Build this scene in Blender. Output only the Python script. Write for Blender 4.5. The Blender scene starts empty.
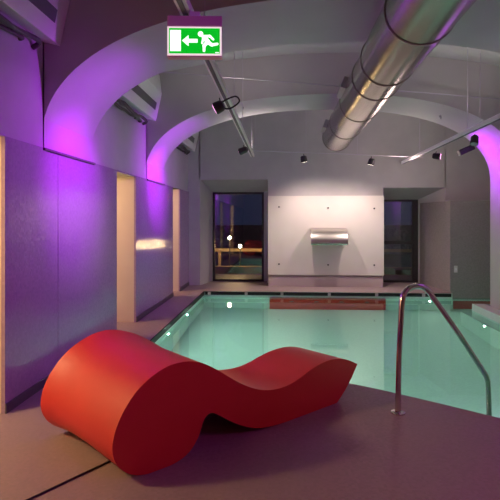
import bpy, bmesh, math, random
from mathutils import Vector, Matrix
random.seed(7)
S = bpy.context.scene
COL = S.collection
PI = math.pi

# ------------------------------------------------------------------ materials
def mat(name, color, rough=.5, metal=0., spec=.5, emit=None, estr=0., coat=0.):
    m = bpy.data.materials.new(name); m.use_nodes = True
    b = m.node_tree.nodes['Principled BSDF']
    b.inputs['Base Color'].default_value = (*color, 1)
    b.inputs['Roughness'].default_value = rough
    b.inputs['Metallic'].default_value = metal
    b.inputs['Specular IOR Level'].default_value = spec
    b.inputs['Coat Weight'].default_value = coat
    if emit:
        b.inputs['Emission Color'].default_value = (*emit, 1)
        b.inputs['Emission Strength'].default_value = estr
    return m
def nodes(m): return m.node_tree.nodes, m.node_tree.links, m.node_tree.nodes['Principled BSDF']

def add_noise_tone(m, c1, c2, scale, detail=4, bump=0., bscale=None, bdist=.01):
    n, l, b = nodes(m)
    tc = n.new('ShaderNodeTexCoord'); no = n.new('ShaderNodeTexNoise')
    no.inputs['Scale'].default_value = scale; no.inputs['Detail'].default_value = detail
    l.new(tc.outputs['Object'], no.inputs['Vector'])
    r = n.new('ShaderNodeValToRGB')
    r.color_ramp.elements[0].position = .3; r.color_ramp.elements[1].position = .7
    r.color_ramp.elements[0].color = (*c1, 1); r.color_ramp.elements[1].color = (*c2, 1)
    l.new(no.outputs['Fac'], r.inputs['Fac']); l.new(r.outputs['Color'], b.inputs['Base Color'])
    if bump:
        n2 = n.new('ShaderNodeTexNoise'); n2.inputs['Scale'].default_value = bscale or scale * 8
        l.new(tc.outputs['Object'], n2.inputs['Vector'])
        bp = n.new('ShaderNodeBump'); bp.inputs['Strength'].default_value = bump; bp.inputs['Distance'].default_value = bdist
        l.new(n2.outputs['Fac'], bp.inputs['Height']); l.new(bp.outputs['Normal'], b.inputs['Normal'])
    return m

def mosaic(name, c1, c2, size, tilt=.05, rough=.2, spec=.5, grout=None):
    """small square tiles, each a little different in tone and tilt"""
    m = mat(name, c1, rough, spec=spec); n, l, b = nodes(m)
    tc = n.new('ShaderNodeTexCoord'); v = n.new('ShaderNodeTexVoronoi')
    v.distance = 'CHEBYCHEV'; v.inputs['Scale'].default_value = 1 / size; v.inputs['Randomness'].default_value = 0
    mp = n.new('ShaderNodeMapping'); mp.inputs['Location'].default_value = (.013, .007, .011)
    l.new(tc.outputs['Object'], mp.inputs['Vector']); l.new(mp.outputs['Vector'], v.inputs['Vector'])
    sp = n.new('ShaderNodeSeparateColor'); l.new(v.outputs['Color'], sp.inputs['Color'])
    mx = n.new('ShaderNodeMix'); mx.data_type = 'RGBA'
    mx.inputs['A'].default_value = (*c1, 1); mx.inputs['B'].default_value = (*c2, 1)
    l.new(sp.outputs['Red'], mx.inputs['Factor'])
    l.new(mx.outputs['Result'], b.inputs['Base Color'])
    if tilt:
        sub = n.new('ShaderNodeVectorMath'); sub.operation = 'SUBTRACT'; sub.inputs[1].default_value = (.5, .5, .5)
        l.new(v.outputs['Color'], sub.inputs[0])
        sc = n.new('ShaderNodeVectorMath'); sc.operation = 'SCALE'; sc.inputs['Scale'].default_value = tilt
        l.new(sub.outputs[0], sc.inputs[0])
        g = n.new('ShaderNodeNewGeometry'); ad = n.new('ShaderNodeVectorMath'); ad.operation = 'ADD'
        l.new(g.outputs['Normal'], ad.inputs[0]); l.new(sc.outputs[0], ad.inputs[1])
        nm = n.new('ShaderNodeVectorMath'); nm.operation = 'NORMALIZE'; l.new(ad.outputs[0], nm.inputs[0])
        l.new(nm.outputs[0], b.inputs['Normal'])
    return m

M = {}
M['plaster'] = add_noise_tone(mat('plaster', (.5, .48, .48), .75), (.47, .45, .455), (.52, .50, .50), 3, bump=.08, bscale=40)
M['arch'] = add_noise_tone(mat('arch_plaster', (.5, .48, .48), .7), (.49, .47, .475), (.52, .50, .50), 2.5, bump=.06, bscale=30)
M['reveal'] = add_noise_tone(mat('reveal_plaster', (.66, .58, .46), .7), (.64, .56, .44), (.68, .60, .48), 3)
M['tile_wall'] = mosaic('glass_mosaic', (.34, .245, .36), (.39, .29, .41), .02, .055, .10, .27)
M['tile_right'] = mosaic('stone_mosaic', (.30, .27, .265), (.35, .315, .31), .02, .07, .24, .45)
M['floor'] = mosaic('deck_mosaic', (.28, .215, .215), (.33, .25, .25), .018, .10, .5, .35)
M['pool'] = mosaic('pool_mosaic', (.60, .74, .68), (.66, .79, .73), .025, .0, .4, .3)
M['curb'] = mosaic('curb_mosaic', (.62, .62, .60), (.68, .68, .66), .025, .03, .4, .3)
M['red_tile'] = mosaic('red_mosaic', (.50, .022, .010), (.60, .03, .014), .02, .03, .35, .4)
M['black'] = mat('slot_shade_black', (.008, .008, .008), .6)
M['skirting'] = mat('skirting', (.10, .085, .10), .5)
M['panel'] = add_noise_tone(mat('panel_board', (.68, .63, .58), .55), (.70, .645, .60), (.74, .685, .64), 2)
M['skirt_board'] = mat('skirt_board', (.50, .42, .42), .5)
M['steel'] = mat('brushed_steel', (.50, .475, .45), .30, 1)
M['duct'] = mat('duct_steel', (.44, .42, .39), .24, 1)
M['ring'] = mat('ring_steel', (.30, .26, .25), .4, 1)
M['chrome'] = mat('chrome', (.70, .66, .62), .12, 1)
M['bolt'] = mat('dark_bolt', (.06, .055, .055), .4, .6)
M['dark'] = mat('dark_plastic', (.035, .033, .035), .45)
M['frame'] = mat('window_frame', (.028, .024, .026), .45)
M['white_metal'] = mat('white_metal', (.88, .86, .86), .45)
M['grey_metal'] = mat('grey_metal', (.33, .32, .32), .45)
M['grille'] = mat('grey_grille', (.16, .15, .16), .6)
M['cable'] = mat('cable', (.02, .018, .02), .5)
M['wire'] = mat('steel_wire', (.55, .52, .58), .4, .5)
M['pipe'] = mat('pipe_lagging', (.09, .085, .07), .6)
M['red'] = add_noise_tone(mat('red_foam', (.62, .027, .026), .45, spec=.5), (.61, .025, .024), (.63, .029, .028), 7, bump=.05, bscale=220, bdist=.002)
M['switch'] = mat('switch_plastic', (.72, .68, .66), .4)
M['lens_white'] = mat('lamp_lens_white', (.9, .9, .9), .3, emit=(1, .86, .7), estr=6)
M['lens_dim'] = mat('lamp_lens_grey', (.25, .25, .27), .15)
M['lens_purple'] = mat('lamp_lens_purple', (.5, .3, .5), .3, emit=(1., .35, .75), estr=5)
M['lens_pool'] = mat('pool_lens', (.9, .95, .9), .3, emit=(1, .95, .75), estr=8)
M['sign_box'] = mat('sign_housing', (.85, .55, .6), .45)
M['sign_border'] = mat('sign_border', (.9, .85, .85), .4, emit=(1, .80, .80), estr=.85)
M['sign_green'] = mat('sign_green', (.0, .35, .03), .4, emit=(.0, .50, .012), estr=1.0)
M['sign_white'] = mat('sign_white', (.9, .95, .9), .4, emit=(.92, 1, .92), estr=1.2)
M['outdoor'] = add_noise_tone(mat('night_paving', (.05, .05, .055), .6), (.035, .035, .04), (.06, .06, .065), .8)
M['light_streak'] = mat('streak_tan', (.42, .30, .17), .8)
M['hedge'] = add_noise_tone(mat('night_hedge', (.1, .11, .13), .9), (.07, .08, .10), (.14, .15, .17), 1.5, bump=.6, bscale=6, bdist=.2)
M['globe'] = mat('lamp_globe', (.9, .85, .7), .4, emit=(1, .83, .5), estr=60)

def glass_mat(name, tint, ior, rough=0.):
    m = bpy.data.materials.new(name); m.use_nodes = True
    n, l = m.node_tree.nodes, m.node_tree.links; n.clear()
    o = n.new('ShaderNodeOutputMaterial'); t = n.new('ShaderNodeBsdfTransparent'); g = n.new('ShaderNodeBsdfGlossy')
    t.inputs['Color'].default_value = (*tint, 1); g.inputs['Roughness'].default_value = rough
    f = n.new('ShaderNodeFresnel'); f.inputs['IOR'].default_value = ior
    x = n.new('ShaderNodeMixShader')
    l.new(f.outputs[0], x.inputs[0]); l.new(t.outputs[0], x.inputs[1]); l.new(g.outputs[0], x.inputs[2]); l.new(x.outputs[0], o.inputs[0])
    return m, n, l, f, g
M['glass'] = glass_mat('window_glass', (.85, .87, .9), 2.1)[0]
wm = bpy.data.materials.new('pool_water'); wm.use_nodes = True
n, l = wm.node_tree.nodes, wm.node_tree.links; n.clear()
o = n.new('ShaderNodeOutputMaterial'); g = n.new('ShaderNodeBsdfGlass'); g.inputs['IOR'].default_value = 1.333; g.inputs['Roughness'].default_value = 0
g.inputs['Color'].default_value = (.72, .96, .89, 1); l.new(g.outputs[0], o.inputs[0])
tc = n.new('ShaderNodeTexCoord'); mp = n.new('ShaderNodeMapping'); mp.inputs['Scale'].default_value = (1.0, .35, 1)
no = n.new('ShaderNodeTexNoise'); no.inputs['Scale'].default_value = 1.6; no.inputs['Detail'].default_value = 2
bp = n.new('ShaderNodeBump'); bp.inputs['Strength'].default_value = .05; bp.inputs['Distance'].default_value = .03
l.new(tc.outputs['Object'], mp.inputs[0]); l.new(mp.outputs[0], no.inputs['Vector']); l.new(no.outputs['Fac'], bp.inputs['Height'])
l.new(bp.outputs[0], g.inputs['Normal'])
M['water'] = wm

# ------------------------------------------------------------------ helpers
def tag(o, label=None, cat=None, group=None, kind=None):
    if label: o['label'] = label
    if cat: o['category'] = cat
    if group: o['group'] = group
    if kind: o['kind'] = kind
    return o
def link(name, bm, m, parent=None, smooth=False, bevel=0, angle=40):
    bmesh.ops.recalc_face_normals(bm, faces=bm.faces[:])
    me = bpy.data.meshes.new(name); bm.to_mesh(me); bm.free()
    o = bpy.data.objects.new(name, me); COL.objects.link(o)
    for x in (m if isinstance(m, (list, tuple)) else [m]): me.materials.append(x)
    if parent: o.parent = parent
    if bevel:
        b = o.modifiers.new('bevel', 'BEVEL'); b.width = bevel; b.segments = 2; b.limit_method = 'ANGLE'; b.angle_limit = math.radians(angle)
    if smooth:
        for p in me.polygons: p.use_smooth = True
        me.set_sharp_from_angle(angle=math.radians(38))
    return o
def empty(name, loc=(0, 0, 0)):
    o = bpy.data.objects.new(name, None); COL.objects.link(o); o.location = loc; o.empty_display_size = .1
    return o
def box(bm, x0, x1, y0, y1, z0, z1):
    v = [bm.verts.new(p) for p in ((x0,y0,z0),(x1,y0,z0),(x1,y1,z0),(x0,y1,z0),(x0,y0,z1),(x1,y0,z1),(x1,y1,z1),(x0,y1,z1))]
    for f in ((0,3,2,1),(4,5,6,7),(0,1,5,4),(1,2,6,5),(2,3,7,6),(3,0,4,7)): bm.faces.new([v[i] for i in f])
def prism(bm, pts, vec):
    """closed polygon (3D points) swept along vec"""
    a = [bm.verts.new(p) for p in pts]; vec = Vector(vec)
    b = [bm.verts.new(Vector(p) + vec) for p in pts]
    k = len(pts); bm.faces.new(a[::-1]); bm.faces.new(b)
    for i in range(k): bm.faces.new([a[i], a[(i+1) % k], b[(i+1) % k], b[i]])
def zprism(bm, xy, z0, z1): prism(bm, [(x, y, z0) for x, y in xy], (0, 0, z1 - z0))
def tube(bm, pts, r, seg=10, caps=True):
    pts = [Vector(p) for p in pts]; rings = []
    t0 = (pts[1] - pts[0]).normalized()
    u = t0.orthogonal().normalized()
    for i, p in enumerate(pts):
        if i == 0: t = (pts[1] - p).normalized()
        elif i == len(pts) - 1: t = (p - pts[i-1]).normalized()
        else: t = ((pts[i+1] - p).normalized() + (p - pts[i-1]).normalized()).normalized()
        u = (u - t * u.dot(t)).normalized(); w = t.cross(u)
        rr = r[i] if isinstance(r, (list, tuple)) else r
        rings.append([bm.verts.new(p + (u * math.cos(2*PI*k/seg) + w * math.sin(2*PI*k/seg)) * rr) for k in range(seg)])
    for a, b in zip(rings, rings[1:]):
        for k in range(seg): bm.faces.new([a[k], a[(k+1) % seg], b[(k+1) % seg], b[k]])
    if caps: bm.faces.new(rings[0][::-1]); bm.faces.new(rings[-1])
def smooth_path(pts, n=6):
    out = []; P = [Vector(p) for p in pts]
    for i in range(len(P) - 1):
        p0 = P[max(i-1, 0)]; p1 = P[i]; p2 = P[i+1]; p3 = P[min(i+2, len(P)-1)]
        for k in range(n):
            t = k / n
            out.append(.5 * ((2*p1) + (p2-p0)*t + (2*p0-5*p1+4*p2-p3)*t*t + (3*p1-p0-3*p2+p3)*t**3))
    out.append(P[-1]); return out
def struct(name, bm, m, parent=None, **k):
    o = link(name, bm, m, parent, **k)
    if parent is None: o['kind'] = 'structure'
    return o
def one_box(*a):
    bm = bmesh.new(); box(bm, *a); return bm

# ------------------------------------------------------------------ camera (lens 500 px, level, shifted down)
cam = bpy.data.cameras.new('camera'); co = bpy.data.objects.new('camera', cam); COL.objects.link(co)
cam.sensor_width = 36; cam.lens = 36; cam.shift_y = -.06; cam.clip_start = .05
co.location = (0, 0, 1.5); co.rotation_euler = (PI/2, 0, math.atan(32/500)); S.camera = co

# ------------------------------------------------------------------ setting
XL, YB = -2.14, 11.4           # left wall face, back wall face
ZL = 2.15                      # ledge where the tiles end
near_edge = [(-1.65, 4.95), (-.9, 4.93), (-.3, 4.88), (.15, 4.81), (.45, 4.715), (.66, 4.62), (.85, 4.50), (1.015, 4.384), (1.33, 4.15), (1.648, 3.90), (2.4, 3.30), (3.40, 2.47)]
bm = bmesh.new()
def poly(bm, pts, z=0.):
    bm.faces.new([bm.verts.new((x, y, z)) for x, y in pts])
ne = near_edge
poly(bm, [(-4.6, -3.2), (4.0, -3.2), (4.0, 2.46)] + ne[::-1] + [(-1.65, 10.47), (-1.65, 12.4), (-4.6, 12.4)])
poly(bm, [(-1.65, 10.47), (3.49, 10.47), (3.49, 12.4), (-1.65, 12.4)])
struct('floor', bm, M['floor'])
bm = bmesh.new(); zprism(bm, [(3.402, 2.46), (3.62, 2.46), (3.62, 9.2), (3.402, 9.2)], -1.4, 0)
struct('trim_1', bm, M['curb'])
# pool shell
outline = ne + [(3.40, 9.2), (5.39, 9.2), (5.39, 10.66), (3.49, 10.66), (3.49, 10.5), (-1.66, 10.5)]
bm = bmesh.new(); k = len(outline)
def ringv(z, off=0): return [bm.verts.new((x, y, z)) for x, y in outline]
r0, r2 = ringv(-.001), ringv(-1.35)
for i in range(k):
    j = (i+1) % k
    bm.faces.new([r0[i], r0[j], r2[j], r2[i]])
bm.faces.new(r2)
struct('pool_basin', bm, M['pool'])
bm = bmesh.new()
box(bm, 3.2, 3.42, 2.6, 9.2, -1.35, -.26)                                     # underwater ledge
steps = [(.45, 4.70), (1.015, 4.38), (1.648, 3.90), (2.4, 3.30), (3.2, 2.65), (3.2, 3.45), (2.0, 4.45), (1.3, 4.95), (.75, 5.1)]
zprism(bm, steps, -1.35, -.55)
struct('pool_step', bm, M['pool'])
bm = bmesh.new(); box(bm, -1.62, 3.46, 10.474, 10.499, -.078, -.014); box(bm, -1.655, -1.632, 5.0, 10.47, -.078, -.004)
struct('trim_2', bm, M['black'])                                              # overflow slot, its shade put in as solid black strips
for x in (-1.53, -.75, 0, .98, 1.95, 2.9):
    o = link('slot_spacer', one_box(x-.03, x+.03, 10.455, 10.473, -.078, -.012), M['skirt_board'])
    tag(o, {-1.53: 'pale spacer block in the dark overflow slot below the left window, leftmost of the row',
            -.75: 'pale spacer block in the dark overflow slot under the right side of the left window',
            0: 'pale spacer block in the overflow slot below the left end of the white wall panel',
            .98: 'pale spacer block in the overflow slot under the middle of the white wall panel',
            1.95: 'pale spacer block in the overflow slot below the right end of the white panel',
            2.9: 'pale spacer block in the overflow slot below the right window'}[x], 'spacer', 'spacers in the far overflow slot')
# water
bm = bmesh.new()
wout = [(x, y - .002) for x, y in ne] + [(3.40, 9.2), (5.39, 9.2), (5.39, 10.66), (3.49, 10.66), (3.49, 10.5), (-1.66, 10.5)]
bm.faces.new([bm.verts.new((x, y, -.12)) for x, y in wout])
tag(link('pool_water', bm, M['water']), 'clear green pool water filling the basin', 'water', kind='stuff')

# left wall: tiled lower wall with three door openings
doors = [(2.30, 3.74, 2.15), (6.37, 7.22, 2.13), (9.72, 10.40, 2.15)]
XO = -2.62
bm = bmesh.new()
y = -3.2
for (a, b, zt) in doors + [(12.4, 12.4, 0)]:
    segs = [(y, a)]
    if y < 4.66 < a: segs = [(y, 4.657), (4.663, a)]
    for s0, s1 in segs: box(bm, XL - .03, XL, s0, s1, 0, ZL)
    y = b
struct('wall_left', bm, M['tile_wall'])
bm = bmesh.new(); y = -3.2
for (a, b, zt) in doors + [(12.4, 12.4, 0)]:
    box(bm, XO, XL - .031, y, a, 0, 2.6)
    if b > a: box(bm, XO, XL - .032, a, b, zt, 2.6)
    y = b
o = struct('wall_left_core', bm, M['reveal'])
bm = bmesh.new(); box(bm, -2.42, XL - .02, -3.2, 12.4, ZL, 4.4)
struct('wall_left_upper', bm, M['plaster'])
# lintels in front of the core over the openings
bm = bmesh.new()
for (a, b, zt) in doors: box(bm, XL - .03, XL, a, b, zt - .0, ZL + .001) if zt < ZL else None
struct('trim_3', bm, M['tile_wall'])
bm = bmesh.new()
y = -3.2
for (a, b, zt) in doors + [(12.2, 12.2, 0)]:
    box(bm, XL, XL + .012, y, a, 0, .075); y = b
struct('baseboard_left', bm, M['skirting'])
# corridor behind the openings
bm = bmesh.new(); box(bm, -4.5, -4.4, -3.2, 12.4, 0, 2.6); box(bm, -4.5, XO, -3.3, -3.2, 0, 2.6); box(bm, -4.5, XO, 12.3, 12.4, 0, 2.6)
struct('wall_corridor', bm, M['reveal'])
bm = bmesh.new(); box(bm, -4.5, XO, -3.3, 12.4, 2.6, 2.7); struct('ceiling_corridor', bm, M['plaster'])
bm = bmesh.new()
for y0 in (1.2, 5.2, 8.6): box(bm, -4.4, XO, y0 - .04, y0, 0, 2.6)
struct('wall_corridor_divider', bm, M['reveal'])

# back wall
bm = bmesh.new()
zprism(bm, [(-2.4, YB), (-1.88, YB), (-1.70, 12.2), (-1.70, 12.32), (-2.4, 12.32)], 0, 4.4)
zprism(bm, [(-.32, YB), (2.27, YB), (2.27, 12.32), (-.32, 12.32)], 0, 4.4)
zprism(bm, [(-.44, 12.16), (-.315, 12.16), (-.315, 12.32), (-.44, 12.32)], 0, 2.5)
zprism(bm, [(3.626, YB), (5.5, YB), (5.5, 12.32), (3.25, 12.32), (3.25, 12.2)], 0, 4.4)
for x0, x1, za, zb in ((-1.90, -.32, 2.425, 2.18), (2.27, 3.64, 2.225, 1.99)):
    prism(bm, [(x0, YB, za), (x0, 12.2, zb), (x0, 12.32, zb), (x0, 12.32, 4.4), (x0, YB, 4.4)], (x1 - x0, 0, 0))
struct('wall_back', bm, M['plaster'])
bm = bmesh.new(); zprism(bm, [(3.268, 12.2), (3.49, 10.64), (5.5, 10.64), (5.5, 12.2)], -.3, 1.9)
struct('wall_back_tiles', bm, M['tile_right'])
# right wall, wall behind, outer right wall of the far bay
bm = bmesh.new(); box(bm, 3.62, 3.8, -3.2, 7.9, 0, 4.4); box(bm, 5.4, 5.5, 9.0, 12.3, -1.4, 4.4)
struct('wall_right', bm, M['plaster'])
bm = bmesh.new(); box(bm, -2.4, 3.8, -3.3, -3.2, 0, 4.4); struct('wall_front', bm, M['plaster'])
# ceiling: shallow vault
bm = bmesh.new(); XC, AX = .72, 2.9
for (y0, y1) in ((-3.3, 12.4),):
    rows = []
    for yy in (y0, y1):
        rows.append([bm.verts.new((-2.4 + 7.9*i/40, yy, 3.78 + .32*max(0, 1 - ((-2.4 + 7.9*i/40 - XC)/AX)**2))) for i in range(41)])
    for i in range(40): bm.faces.new([rows[0][i], rows[0][i+1], rows[1][i+1], rows[1][i]])
struct('ceiling', bm, M['plaster'], smooth=True)
# arches
def arch(name, y0, y1, right_pier, label):
    bm = bmesh.new(); N = 56; nexp = 2.35; base, rise = 2.15, 1.31
    inner = []
    for i in range(N + 1):
        t = PI * i / N; c, s = math.cos(t), math.sin(t)
        x = XC - AX * math.copysign(abs(c) ** (2/nexp), c); z = base + rise * abs(s) ** (2/nexp)
        inner.append((x, z))
    inner[0] = (XC - AX + .03, base); inner[-1] = (XC + AX, base)
    if right_pier: inner.append((XC + AX, 0))
    xr = 5.45 if right_pier else XC + AX + .1
    outer = [(-2.3, base)]
    top = [(inner[i][0], 4.35) for i in range(len(inner))]
    top[0] = (-2.3, 4.35)
    A = []
    for yy in (y0, y1):
        A.append(([bm.verts.new((x, yy, z)) for x, z in inner[:N+1]], [bm.verts.new((x, yy, 4.35)) for x, z in inner[:N+1]]))
    for (iv, tv) in A:
        for i in range(N): bm.faces.new([iv[i], iv[i+1], tv[i+1], tv[i]])
    for i in range(N): bm.faces.new([A[0][0][i], A[0][0][i+1], A[1][0][i+1], A[1][0][i]])
    box(bm, -2.3, XC - AX + .03, y0, y1, base, 4.35)
    if right_pier: box(bm, XC + AX, 5.45, y0, y1, 0, 4.35)
    o = struct(name, bm, M['arch'], smooth=True); o['label'] = label
arch('arch', 4.40, 5.56, False, 'broad plaster arch nearest the camera with purple lit underside')
arch('arch', 7.84, 8.96, True, 'broad plaster arch halfway down the pool with purple lit underside')

bm = bmesh.new()
for y0, y1 in ((4.36, 5.57), (7.81, 8.97)): box(bm, XL - .01, XL + .022, y0, y1, 2.128, 2.149)
struct('trim_4', bm, M['skirting'])

# windows
def window(name, x0, x1, y, z0, z1, bars, label):
    r = empty(name, ((x0+x1)/2, y, z0)); r['kind'] = 'structure'; r['label'] = label
    def W(n, bm, m): 
        o = link(n, bm, m); o.parent = r; o.matrix_parent_inverse = Matrix.Translation(-r.location); return o
    bm = bmesh.new(); t = .05
    box(bm, x0, x0+t, y, y+.09, z0, z1); box(bm, x1-t, x1, y, y+.09, z0, z1)
    box(bm, x0+t, x1-t, y, y+.09, z1-t, z1); box(bm, x0+t, x1-t, y, y+.09, z0, z0+t)
    W('window_frame', bm, M['frame'])
    for b in bars: W('glazing_bar', one_box(*b), M['frame'])
    W('pane', one_box(x0+t, x1-t, y+.04, y+.05, z0+t, z1-t), M['glass'])
window('window_1', -1.70, -.44, 12.2, 0, 2.18, [], 'tall dark window in the niche left of the white wall panel')
window('window_2', 2.27, 3.25, 12.2, 0, 1.99, [(2.32, 3.12, 12.2, 12.25, .92, 1.0), (3.12, 3.20, 12.2, 12.29, .05, 1.94)], 'tall dark window with a crossbar in the niche right of the white wall panel')

# ------------------------------------------------------------------ wall panel, spout, red tiles
r = empty('wall_panel', (.98, 11.36, 0)); tag(r, 'large pale panel bolted to the back wall behind the steel waterfall spout', 'panel')
def child(name, bm, m, root, **k):
    o = link(name, bm, m, None, **k); o.parent = root; o.matrix_parent_inverse = root.matrix_basis.inverted(); return o
child('board', one_box(-.316, 2.262, 11.28, 11.40, .264, 2.04), M['panel'], r, bevel=.006)
sk = child('plinth', one_box(-.30, 2.245, 11.315, 11.40, .002, .225), M['skirt_board'], r)
sk['label'] = 'pinkish plinth under the panel'
child('shadow_joint', one_box(-.30, 2.245, 11.34, 11.40, .225, .264), M['skirt_board'], r)
for x, z in ((-.068, 1.793), (1.029, 1.769), (2.047, 1.755), (-.068, .507), (1.029, .497), (2.047, .497)):
    bm = bmesh.new(); tube(bm, [(x, 11.262, z), (x, 11.281, z)], .019, 12); child('bolt', bm, M['bolt'], r)
# spout
r = empty('waterfall_spout', (1.03, 11.28, 1.1)); tag(r, 'curved stainless steel waterfall spout on the pale wall panel', 'spout')
prof = [(q.x, q.y) for q in smooth_path([(11.28, 1.315, 0), (11.13, 1.262, 0), (11.03, 1.175, 0), (10.975, 1.08, 0), (10.962, 1.01, 0), (10.968, .965, 0)], 4)]
bm = bmesh.new(); th = .012
pp = [Vector((0, a, b)) for a, b in prof]; inn = []
for i, p in enumerate(pp):
    t = (pp[min(i+1, len(pp)-1)] - pp[max(i-1, 0)]).normalized(); inn.append(p + Vector((0, -t.z, t.y)) * -th)
loopp = pp + inn[::-1]
prism(bm, [(.63, p.y, p.z) for p in loopp], (.80, 0, 0)); child('curved_blade', bm, M['steel'], r, smooth=True)
bm = bmesh.new(); prism(bm, [(.66, 11.28, 1.26), (.66, 11.14, 1.21), (.66, 11.05, 1.10), (.66, 11.05, 1.03), (.66, 11.28, 1.03)], (.74, 0, 0)); child('nozzle_box', bm, M['steel'], r)
bm = bmesh.new(); tube(bm, [(.632, 10.962, .972), (1.428, 10.962, .972)], .02, 8); child('lip', bm, M['chrome'], r, smooth=True)

r = empty('mosaic_panel', (.95, 10.5, -.25)); tag(r, 'red mosaic panel with four jets on the far pool wall below the white panel', 'tiles')
bm = bmesh.new(); box(bm, -.26, 2.13, 10.44, 10.499, -1.345, -.135); child('red_tiles', bm, M['red_tile'], r)
for i in range(4):
    x = .2 + i * .515; bm = bmesh.new(); tube(bm, [(x, 10.43, -.55), (x, 10.441, -.55)], .05, 12); j = child('jet', bm, M['lens_dim'], r); j.scale = (1, 1, 1)
bm = bmesh.new(); box(bm, 3.55, 4.4, 10.61, 10.658, -1.345, -.5)
tag(link('mosaic_panel', bm, M['red_tile']), 'short red mosaic panel in the far right corner of the pool', 'tiles')

# ------------------------------------------------------------------ red lounger
prof = [(0.126,0),(0.03,0.004),(-0.059,0.035),(-0.129,0.094),(-0.166,0.165),(-0.171,0.245),(-0.146,0.333),(-0.094,0.423),(-0.023,0.503),(0.069,0.565),(0.184,0.609),(0.306,0.616),(0.41,0.595),(0.482,0.563),(0.564,0.515),(0.657,0.452),(0.762,0.385),(0.871,0.328),(0.985,0.287),(1.105,0.267),(1.24,0.269),(1.359,0.295),(1.472,0.33),(1.590,0.357),(1.712,0.367),(1.82,0.358),(1.946,0.324),(2.075,0.266),
 (1.973,0.141),(1.866,0.047),(1.80,0.0),(1.712,0),(1.519,0),(1.293,0),(1.125,0.004),(0.966,0.023),(0.853,0.056),(0.744,0.108),(0.640,0.171),(0.568,0.222),(0.515,0.243),(0.478,0.232),(0.452,0.2),(0.415,0.115),(0.345,0.04),(0.244,0.004)]
def catmull(P, corners, n=4):
    out = []; k = len(P)
    for i in range(k):
        p1, p2 = Vector(P[i]), Vector(P[(i+1) % k])
        p0 = p1 if i in corners else Vector(P[i-1]); p3 = p2 if (i+1) % k in corners else Vector(P[(i+2) % k])
        for j in range(n):
            t = j / n
            out.append(.5*((2*p1)+(p2-p0)*t+(2*p0-5*p1+4*p2-p3)*t*t+(3*p1-p0-3*p2+p3)*t**3))
    return out
cp = catmull(prof, {27, 30})
P1 = Vector((-.827, 2.871, 0)); ang = math.radians(44.82)
L = Vector((math.cos(ang), math.sin(ang), 0)); W = Vector((-math.sin(ang), math.cos(ang), 0))
def interp(x, xs, ys):
    if x <= xs[0]: return ys[0]
    for a, b, c, d in zip(xs, xs[1:], ys, ys[1:]):
        if x <= b: return c + (d-c)*(x-a)/(b-a)
    return ys[-1]
def lounger_pt(s, z, v):
    g = (.3*v*v + .8*v**6) * interp(s, [.25, .95], [1, 0])
    w = interp(s, [-.2, .3, .7, 1.08, 1.36, 1.6, 2.1], [.92, .90, .73, .63, .58, .55, .50])
    s2 = .6 + (s-.6)*(1 + .10*g); z2 = z*(1 + .09*g)
    return Vector((s2, v*w, z2))
bm = bmesh.new(); NV = 14; rings = []
for q in range(NV + 1):
    rings.append([bm.verts.new(lounger_pt(p.x, max(p.y, 0), q/NV)) for p in cp])
k = len(cp)
for a, b in zip(rings, rings[1:]):
    for i in range(k): bm.faces.new([a[i], a[(i+1) % k], b[(i+1) % k], b[i]])
bm.faces.new(rings[0]); bm.faces.new(rings[-1][::-1])
lo = link('lounge_chair', bm, M['red'], smooth=True)
lo.location = P1; lo.rotation_euler = (0, 0, ang)
tag(lo, 'red wave-shaped foam lounge chair with a big rolled end on the pool deck', 'lounge chair')

# ------------------------------------------------------------------ handrail
r = empty('handrail', (.9, 3.952, 0)); tag(r, 'polished steel pool handrail bent over the near pool edge', 'handrail')
path = [(.900,3.952,.0),(.908,3.956,.40),(.925,3.965,.72),(.934,3.970,.85),(.952,3.980,.918),(.990,4.000,.958),(1.055,4.037,.974),(1.124,4.075,.962),(1.175,4.103,.925),(1.222,4.13,.868),(1.481,4.271,.533),(1.715,4.40,.208),(1.758,4.424,.140),(1.772,4.431,.069),(1.783,4.437,-.183),(1.783,4.437,-.52)]
bm = bmesh.new(); tube(bm, smooth_path(path, 5), .0225, 16); child('tube', bm, M['chrome'], r, smooth=True)
bm = bmesh.new(); tube(bm, [(.9,3.952,.0),(.9,3.952,.008),(.9,3.952,.012)], [.055,.055,.045], 20); child('base_flange', bm, M['chrome'], r, smooth=True)
bm = bmesh.new(); tube(bm, [(1.783,4.437,-.549),(1.783,4.437,-.535)], .055, 20); child('base_flange', bm, M['chrome'], r, smooth=True)

# ------------------------------------------------------------------ ventilation duct
DX, DZ, DR = 1.015, 3.042, .262
r = empty('ventilation_duct', (DX, 9.41, DZ)); tag(r, 'big round steel ventilation duct running under the arches along the ceiling', 'duct')
joints = [-3.0, -1.2, .6, 2.33, 3.725, 4.85, 5.43, 6.6, 8.0, 9.41]
for a, b in zip(joints, joints[1:]):
    bm = bmesh.new(); tube(bm, [(DX, a, DZ), (DX, b, DZ)], DR, 64, caps=False)
    if b == 9.41: 
        bm2 = [v for v in bm.verts if abs(v.co.y - 9.41) < 1e-5]; bm.faces.new(bm2)
    child('duct_section', bm, M['duct'], r, smooth=True)
for y in joints[1:-1] + [9.37]:
    bm = bmesh.new(); tube(bm, [(DX, y-.009, DZ), (DX, y-.008, DZ), (DX, y+.008, DZ), (DX, y+.009, DZ)], [DR-.001, DR+.007, DR+.007, DR-.001], 64, caps=False)
    child('joint_ring', bm, M['ring'], r, smooth=True)
for y in (2.9, 6.1, 9.1):
    bm = bmesh.new(); tube(bm, [(DX, y, DZ + DR - .01), (DX, y, 4.08)], .006, 6); child('hanger_rod', bm, M['wire'], r)
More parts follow.
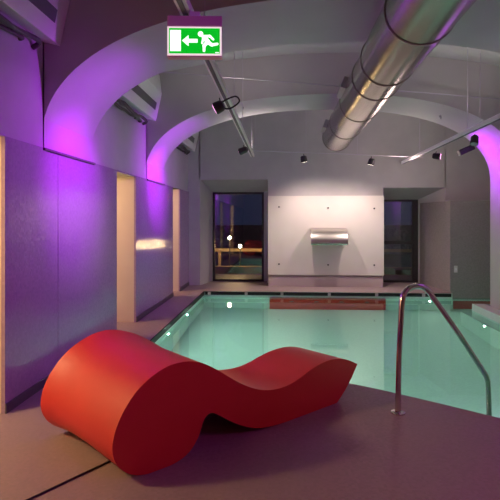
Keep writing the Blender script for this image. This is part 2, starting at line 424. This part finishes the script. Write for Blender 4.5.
for y0, y1 in ((6.0, 6.5), (8.55, 9.05)):
    rot = Matrix.Translation((DX, 0, DZ)) @ Matrix.Rotation(math.radians(20), 4, 'Y') @ Matrix.Translation((-DX, 0, -DZ))
    bm = bmesh.new(); box(bm, DX-DR-.055, DX-DR+.05, y0, y1, DZ-.07, DZ+.07); bmesh.ops.transform(bm, matrix=rot, verts=bm.verts[:])
    gh = child('outlet_grille', bm, M['grey_metal'], r, bevel=.006)
    bm = bmesh.new(); box(bm, DX-DR-.062, DX-DR-.054, y0+.04, y1-.04, DZ-.045, DZ+.045); bmesh.ops.transform(bm, matrix=rot, verts=bm.verts[:])
    o = link('grille_slot', bm, M['dark']); o.parent = gh; o.matrix_parent_inverse = r.matrix_basis.inverted()

# ------------------------------------------------------------------ lighting tracks, cables
def track(x, y0, y1, cab, label, ztop):
    r = empty('lighting_track', (x, (y0+y1)/2, 2.7)); tag(r, label, 'lighting track', 'lighting tracks over the pool')
    bm = bmesh.new(); box(bm, x-.035, x+.035, y0, y1, 2.70, 2.755); child('rail', bm, M['white_metal'], r, bevel=.005)
    bm = bmesh.new(); box(bm, x-.014, x+.014, y0+.02, y1-.02, 2.692, 2.7005); child('conductor_slot', bm, M['grille'], r)
    for y in cab:
        zt = 3.78 + .32*(1 - ((x - XC)/AX)**2) + .01
        bm = bmesh.new(); tube(bm, [(x, y, 2.75), (x, y, zt)], .004, 6); child('suspension_cable', bm, M['wire'], r)
track(-.56, 1.5, 9.5, (2.2, 3.6, 5.86, 7.12, 9.3), 'white lighting track hanging on the left, behind the exit sign', 3.9)
track(2.58, 1.5, 10.9, (2.2, 3.6, 6.7, 7.15, 9.6), 'white lighting track hanging on the right side of the pool', 3.9)

def spot(loc, aim, label, lens, size=.055, length=.13, group='track spotlights', cat='spotlight', drop=0.0):
    """head aimed at a point, hung on a yoke from loc"""
    loc = Vector(loc); aim = Vector(aim); d = (aim - loc).normalized()
    r = empty('spotlight', loc); tag(r, label, cat, group)
    back = loc - d*length*.5; front = loc + d*length*.5
    bm = bmesh.new(); tube(bm, [back, back + d*.02, front - d*.02, front], [size*.6, size*.9, size, size], 20); child('lamp_head', bm, M['dark'], r, smooth=True)
    bm = bmesh.new(); tube(bm, [front - d*.004, front + d*.004], size*.86, 20); child('lens', bm, lens, r)
    up = loc + Vector((0, 0, size + .022 + drop))
    bm = bmesh.new(); tube(bm, smooth_path([loc, loc + Vector((0, size*.9+.012, .01)), loc + Vector((0, size*.7, size)), up], 4), .007, 6); child('yoke', bm, M['dark'], r)
    return r, front + d*.02, d
def add_spot(root, pos, d, power, color, angle, blend=.6, radius=.03):
    li = bpy.data.lights.new('spot_beam', 'SPOT'); li.energy = power; li.color = color; li.spot_size = math.radians(angle); li.spot_blend = blend; li.shadow_soft_size = radius
    o = bpy.data.objects.new('spot_beam', li); COL.objects.link(o); o.location = pos; o.rotation_euler = d.to_track_quat('-Z', 'Y').to_euler()
    return o
PURPLE = (.50, .012, 1.0); VIOLET = (.42, .06, 1.0)
rt, p, d = spot((-.60, 4.78, 2.59), (-2.1, 5.04, 1.92), 'purple spotlight on the left track with a cable loop, in front of the nearest arch', M['lens_purple'], .06, .09)
bm = bmesh.new(); tube(bm, smooth_path([(-.60, 4.78, 2.62), (-.51, 4.77, 2.665), (-.435, 4.76, 2.68), (-.41, 4.77, 2.63), (-.50, 4.78, 2.57), (-.58, 4.78, 2.58)], 6), .008, 6); child('cable_loop', bm, M['cable'], rt)
add_spot(rt, p, d, 230, PURPLE, 62, 1); add_spot(rt, p, d, 100, PURPLE, 145, 1)
rt, p, d = spot((-.60, 7.80, 2.59), (-2.1, 8.4, 2.1), 'dark spotlight near the far end of the left track', M['lens_purple'])
add_spot(rt, p, d, 340, PURPLE, 56, 1); add_spot(rt, p, d, 120, PURPLE, 130, 1)
rt, p, d = spot((2.63, 8.72, 2.59), (3.62, 8.4, 2.45), 'dark spotlight at the far end of the right track', M['lens_purple'])
add_spot(rt, p, d, 100, PURPLE, 120, 1)
rt, p, d = spot((2.62, 4.75, 2.59), (3.6, 5.0, 2.4), 'dark spotlight on the right track near the nearest arch', M['lens_purple'])
add_spot(rt, p, d, 100, PURPLE, 120, 1)
rt, p, d = spot((2.62, 7.0, 2.59), (2.0, 6.0, 0), 'small dark spotlight on the right track between the two arches', M['lens_dim'])

# sagging wire with two spotlights for the panel
WA, WB = Vector((-.62, 10.3, 2.932)), Vector((2.85, 10.3, 2.765))
r = empty('support_rod', WA.lerp(WB, .5)); tag(r, 'thin pale rod hanging on cables before the back wall, carrying two spotlights', 'rod')
bm = bmesh.new(); tube(bm, [WA, WB], .009, 8); child('rod', bm, M['wire'], r)
for tx in (.02, .32, .62, .98):
    q = WA.lerp(WB, tx); bm = bmesh.new(); tube(bm, [q, (q.x, q.y, 3.765 + .32*(1 - ((q.x - XC)/AX)**2))], .003, 6); child('suspension_cable', bm, M['wire'], r)
for tx, lab in ((.307, 'dark spotlight hanging from the thin rod left of the duct end'), (.702, 'dark spotlight hanging from the thin rod right of the duct end')):
    q = WA.lerp(WB, tx) + Vector((0, 0, -.125))
    aim = Vector((1.0, 11.3, -.7))
    rt, p, d = spot(q, aim, lab, M['lens_white'], .07, .12, 'spotlights on the hanging rod', drop=.008)
    add_spot(rt, p, d, 112, (1, .80, .72), 132, 1, .03)
bm = bmesh.new(); tube(bm, [(-1.915, 6.155, 3.389), (3.40, 7.836, 3.333)], .008, 6)
tag(link('tie_rod', bm, M['wire']), 'thin tie cable crossing the ceiling between the two arches', 'cable')

# ------------------------------------------------------------------ exit sign
r = empty('exit_sign', (-.503, 2.87, 2.672)); tag(r, 'lit green emergency exit sign with running man and arrow hanging from the left track', 'exit sign')
r.rotation_euler = (0, 0, math.radians(5))
SX = .0440/50 * .001
def S_obj(name, bm, m, parent=r, **k):
    o = link(name, bm, m, parent, **k); return o
sw, u = .31, .31/380            # sign width, metres per traced unit; traced units start at the sign's left top
def P(a, b, y): return ((a - 250)*u, y, -(b - 50)*u - .005)
bm = bmesh.new(); box(bm, -.157, .157, -.03, .03, -.236, -.0); S_obj('housing', bm, M['sign_box'], bevel=.004)
face = S_obj('face', one_box(P(60,0,0)[0], P(440,0,0)[0], -.034, -.0295, P(0,324,0)[2], P(0,124,0)[2]), M['sign_border'])
fg = link('green_field', one_box(P(72,0,0)[0], P(428,0,0)[0], -.036, -.033, P(0,313,0)[2], P(0,135,0)[2]), M['sign_green'], face)
def flat(name, polys):
    bm = bmesh.new()
    for pl in polys: prism(bm, [P(a, b, -.0362) for a, b in pl], (0, -.0012, 0))
    return link(name, bm, M['sign_white'], face)
def stroke(a, b, w0, w1):
    a, b = Vector(a), Vector(b); d = (b - a).normalized(); nrm = Vector((-d.y, d.x))
    pts = [a + nrm*w0, b + nrm*w1] + [b + (d*math.cos(t) + nrm*math.sin(t))*w1 for t in (PI/4, 0, -PI/4)] + [b - nrm*w1, a - nrm*w0] + [a - (d*math.cos(t) + nrm*math.sin(t))*w0 for t in (PI/4, 0, -PI/4)]
    return [(p.x, p.y) for p in pts]
flat('door_symbol', [[(80, 150), (155, 150), (155, 297), (80, 297)]])
flat('arrow_symbol', [[(163, 223), (209, 185), (209, 211), (272, 211), (272, 237), (209, 237), (209, 262)]])
man = [[(293 + 19*math.cos(t), 176 + 19*math.sin(t)) for t in [2*PI*i/16 for i in range(16)]]]
man += [stroke((318, 200), (346, 232), 17, 15), stroke((322, 192), (358, 190), 9, 8), stroke((358, 190), (382, 214), 8, 7),
        stroke((312, 206), (304, 240), 8, 7), stroke((345, 233), (372, 252), 13, 11), stroke((372, 252), (410, 245), 10, 9),
        stroke((338, 234), (318, 258), 13, 11), stroke((318, 256), (317, 294), 10, 9)]
flat('running_man_symbol', man)
flat('maker_mark', [[(396, 303), (422, 303), (422, 309), (396, 309)]])
bm = bmesh.new(); box(bm, -.03, .03, -.02, .02, -.001, .028); S_obj('bracket', bm, M['white_metal'])

# ------------------------------------------------------------------ bulkheads with grilles on the left upper wall, pipes below
def bulkhead(y0, y1, label, plabel):
    r = empty('ventilation_bulkhead', (-2.05, (y0+y1)/2, 3.07)); tag(r, label, 'ventilation bulkhead', 'ventilation bulkheads on the left wall')
    bm = bmesh.new(); prism(bm, [(-2.159, y0, 3.11), (-2.0, y0, 3.07), (-1.905, y0, 3.5), (-1.94, y0, 3.80), (-2.159, y0, 3.80)], (0, y1-y0, 0))
    child('housing', bm, M['white_metal'], r, bevel=.004)
    def fx(z): return -2.0 + (z-3.07)*(.095/.43)
    e = .18 if y1 < 10 else .35
    bm = bmesh.new(); prism(bm, [(fx(3.21)+.004, y0+.1, 3.21), (fx(3.32)+.004, y0+.1, 3.32), (fx(3.32)-.02, y0+.1, 3.32), (fx(3.21)-.02, y0+.1, 3.21)], (0, y1-y0-.1-e, 0))
    child('grille', bm, M['grille'], r)
    r2 = empty('pipe_bundle', (-2.1, y1-.6, 3.0)); tag(r2, plabel, 'pipes', 'pipes under the bulkheads')
    for j, (dx, dz) in enumerate(((-.075, .045), (-.11, .0), (-.055, .02))):
        pts = [(-2.0 + dx, y0 + .05, 2.985 + dz)]
        ys = y1 - .25 - .22*j
        for i in range(7):
            t = (i+1)/7; pts.append((-2.0 + dx + random.uniform(-.012, .012), y0 + .05 + (ys-y0-.05)*t, 2.975 + dz + random.uniform(-.03, .025)))
        pts.append((-2.158, ys + .05, 2.99))
        bm = bmesh.new(); tube(bm, smooth_path(pts, 4), .022 - .004*j, 8); child('pipe', bm, M['pipe'], r2, smooth=True)
bulkhead(1.0, 4.40, 'pale ventilation bulkhead high on the left wall, at the top left corner of the photo', 'dark pipes under the nearest ventilation bulkhead in the top left corner')
bulkhead(5.57, 7.84, 'pale ventilation bulkhead high on the left wall between the two arches', 'dark pipes under the ventilation bulkhead between the two arches')
bulkhead(8.97, 11.39, 'pale ventilation bulkhead high on the left wall beyond the second arch', 'dark pipes under the farthest ventilation bulkhead beyond the second arch')
r = empty('wall_floodlight', (3.3, 9.35, 2.75)); tag(r, 'dark floodlight under the right side of the second arch', 'floodlight')
bm = bmesh.new(); box(bm, 3.14, 3.42, 9.1, 9.22, 2.70, 2.80)
bmesh.ops.rotate(bm, cent=(3.28, 9.16, 2.75), matrix=Matrix.Rotation(math.radians(-24), 3, 'Y'), verts=bm.verts[:]); child('lamp_body', bm, M['dark'], r, bevel=.01)
bm = bmesh.new(); tube(bm, [(3.36, 9.13, 2.83), (3.40, 8.955, 2.90)], .012, 6); child('bracket', bm, M['dark'], r)

# hooks
for p, lab in (((-.613, 7.838, 3.264), 'small ceiling hook on the second arch right of the left lighting track'), ((2.42, 7.838, 3.09), 'small ceiling hook on the second arch left of the right track')):
    bm = bmesh.new(); x, y, z = p
    tube(bm, [(x, y+.01, z), (x, y-.03, z)], [.018, .01], 8); tube(bm, smooth_path([(x, y-.028, z), (x, y-.05, z-.02), (x, y-.04, z-.045), (x, y-.015, z-.04)], 4), .006, 6)
    tag(link('ceiling_hook', bm, M['grey_metal']), lab, 'hook', 'hooks on the second arch')

# switch on the right tile wall, cable on the floor
r = empty('wall_socket', (3.86, 10.64, .5)); tag(r, 'small pale wall socket on the tiled wall right of the right window', 'wall socket')
r.location = (3.60, 10.64, .48)
bm = bmesh.new(); box(bm, 3.565, 3.635, 10.625, 10.641, .41, .55); child('cover_plate', bm, M['switch'], r, bevel=.004)
bm = bmesh.new(); box(bm, 3.583, 3.617, 10.620, 10.626, .455, .505); child('socket_insert', bm, M['white_metal'], r, bevel=.002)
bm = bmesh.new(); tube(bm, smooth_path([(-1.55, 2.29, .006), (-1.329, 2.628, .006), (-1.19, 2.845, .006), (-1.056, 3.051, .006), (-.93, 3.25, .006)], 6), .006, 8)
tag(link('floor_cable', bm, M['cable'], smooth=True), 'thin dark cable running out from under the red lounge chair', 'cable')

# ------------------------------------------------------------------ underwater lights
def pool_light(pos, nrm, label, power, r0=.07):
    pos = Vector(pos); nrm = Vector(nrm)
    r = empty('pool_light', pos); tag(r, label, 'pool light', 'underwater pool lights')
    bm = bmesh.new(); tube(bm, [pos, pos + nrm*.012], r0*1.3, 20); child('trim_ring', bm, M['chrome'], r)
    bm = bmesh.new(); tube(bm, [pos + nrm*.011, pos + nrm*.018], r0, 20); child('lens', bm, M['lens_pool'], r)
    li = bpy.data.lights.new('pool_beam', 'AREA'); li.shape = 'DISK'; li.size = r0*2; li.energy = power; li.color = (.78, 1, .86)
    o = bpy.data.objects.new('pool_beam', li); COL.objects.link(o); o.location = pos + nrm*.03; o.rotation_euler = nrm.to_track_quat('-Z', 'Y').to_euler()
pool_light((3.03, 10.499, -.42), (0, -1, 0), 'underwater pool light on the far wall below the right window', 7, .02)
pool_light((-1.659, 8.55, -.2), (1, 0, 0), 'underwater pool light on the left pool wall, farther one', 20, .025)
pool_light((-1.659, 7.1, -.2), (1, 0, 0), 'underwater pool light on the left pool wall, nearer one', 20, .025)
pool_light((3.199, 8.07, -.34), (-1, 0, 0), 'underwater pool light on the right underwater ledge', 3, .025)
for x, y in ((0, 4.86), (2.0, 3.64)):  # added underwater fill beams, no fixtures
    li = bpy.data.lights.new('pool_beam', 'AREA'); li.shape = 'DISK'; li.size = .3; li.energy = 16 if x < 1 else 7; li.color = (.78, 1, .86)
    o = bpy.data.objects.new('pool_beam', li); COL.objects.link(o); o.location = (x, y+.06, -.45) if x < 1 else (x+.1, y+.95, -.8); o.rotation_euler = Vector((.1, 1, -.15)).to_track_quat('-Z', 'Y').to_euler()

# ------------------------------------------------------------------ corridor lamps and added fill lights
def point(name, loc, power, color, radius=.1):
    li = bpy.data.lights.new(name, 'POINT'); li.energy = power; li.color = color; li.shadow_soft_size = radius
    o = bpy.data.objects.new(name, li); COL.objects.link(o); o.location = loc; return o
WARM = (1, .66, .32)
point('corridor_lamp', (-3.5, 2.6, 2.2), 165, WARM, .15)
point('corridor_lamp', (-3.5, 6.4, 2.2), 90, WARM, .15)
point('corridor_lamp', (-3.5, 9.6, 2.2), 90, WARM, .15)
point('fill_light', (1.2, -1.2, 2.7), 18, (1, .2, .32), .2)  # added pink fill behind the camera, no fixture
for up, e in (((2.58, 6.75, 2.82), 26), ((-.56, 6.7, 2.82), 26), ((2.58, 9.9, 2.82), 26), ((-.56, 9.2, 2.82), 20)):
    add_spot(None, up, Vector((0, 0, 1)), e, (1, .84, .80), 165, 1, .1)  # added uplights without fixtures, brighten the ceiling
point('fill_light', (2.5, 9.9, 2.5), 24, (1, .74, .70), .2)  # added warm fill for the far bay, no fixture
add_spot(None, (1.5, .8, 2.6), (Vector((-2.1, 2.6, 1.6)) - Vector((1.5, .8, 2.6))).normalized(), 60, PURPLE, 80, .9)  # added purple fill towards the left wall, no fixture
add_spot(None, (2.4, 1.6, 2.6), (Vector((1.2, 3.2, 0)) - Vector((2.4, 1.6, 2.6))).normalized(), 60, (.85, .05, .55), 110, .9)  # added pink fill on the near deck, no fixture

# ------------------------------------------------------------------ outdoors at night
bm = bmesh.new(); poly(bm, [(-30, 12.33), (30, 12.33), (30, 70), (-30, 70)], -.12); struct('ground_outside', bm, M['outdoor'])
bm = bmesh.new(); box(bm, -9, 9, 16.4, 16.5, .46, .56); [box(bm, -8.9+1.7*i, -8.82+1.7*i, 16.42, 16.5, -.12, .46) for i in range(11)]; tag(struct('streak_rail', bm, M['light_streak']), 'low rail beyond the window, standing in for an orange streak of light')  # added rail, stands in for a streak of light outside
bm = bmesh.new(); box(bm, -9, 9, 15.0, 15.15, -.12, .1); tag(struct('streak_kerb', bm, M['light_streak']), 'low kerb beyond the window, standing in for the lower orange light streak')  # added kerb, imitates the lower streak of light
bm = bmesh.new(); box(bm, -25, 25, 24, 26, -.12, 1.25); struct('hedge_outside', bm, M['hedge'])
for p, lab in (((-1.68, 16.0, .93), 'glowing white garden lamp outside the left window, upper left one'), ((-1.31, 15.6, .68), 'glowing warm garden lamp outside the left window, lower right one'), ((-.02, 16.0, .68), 'warm garden lamp outside behind the white panel, glinting on the left tiles')):
    r = empty('garden_lamp', (p[0], p[1], -.12)); tag(r, lab, 'garden lamp', 'garden lamps outside the window')
    bm = bmesh.new(); bmesh.ops.create_uvsphere(bm, u_segments=20, v_segments=12, radius=.05, matrix=Matrix.Translation(p)); child('globe', bm, M['globe'], r, smooth=True)
    bm = bmesh.new(); tube(bm, [(p[0], p[1], -.12), (p[0], p[1], p[2]-.06)], .02, 8); child('post', bm, M['dark'], r)
    point('garden_glow', (p[0], p[1] - .12, p[2] + .05), 30, (1, .60, .22), .05)

# ------------------------------------------------------------------ world, view
w = bpy.data.worlds.new('night'); S.world = w; w.use_nodes = True
w.node_tree.nodes['Background'].inputs[0].default_value = (.05, .075, .17, 1); w.node_tree.nodes['Background'].inputs[1].default_value = .28
S.view_settings.view_transform = 'Standard'; S.view_settings.look = 'None'; S.view_settings.gamma = 1; S.view_settings.use_curve_mapping = False
S.view_settings.exposure = 0
S.cycles.use_denoising = True; S.cycles.max_bounces = 10; S.cycles.transparent_max_bounces = 12; S.cycles.sample_clamp_indirect = 6
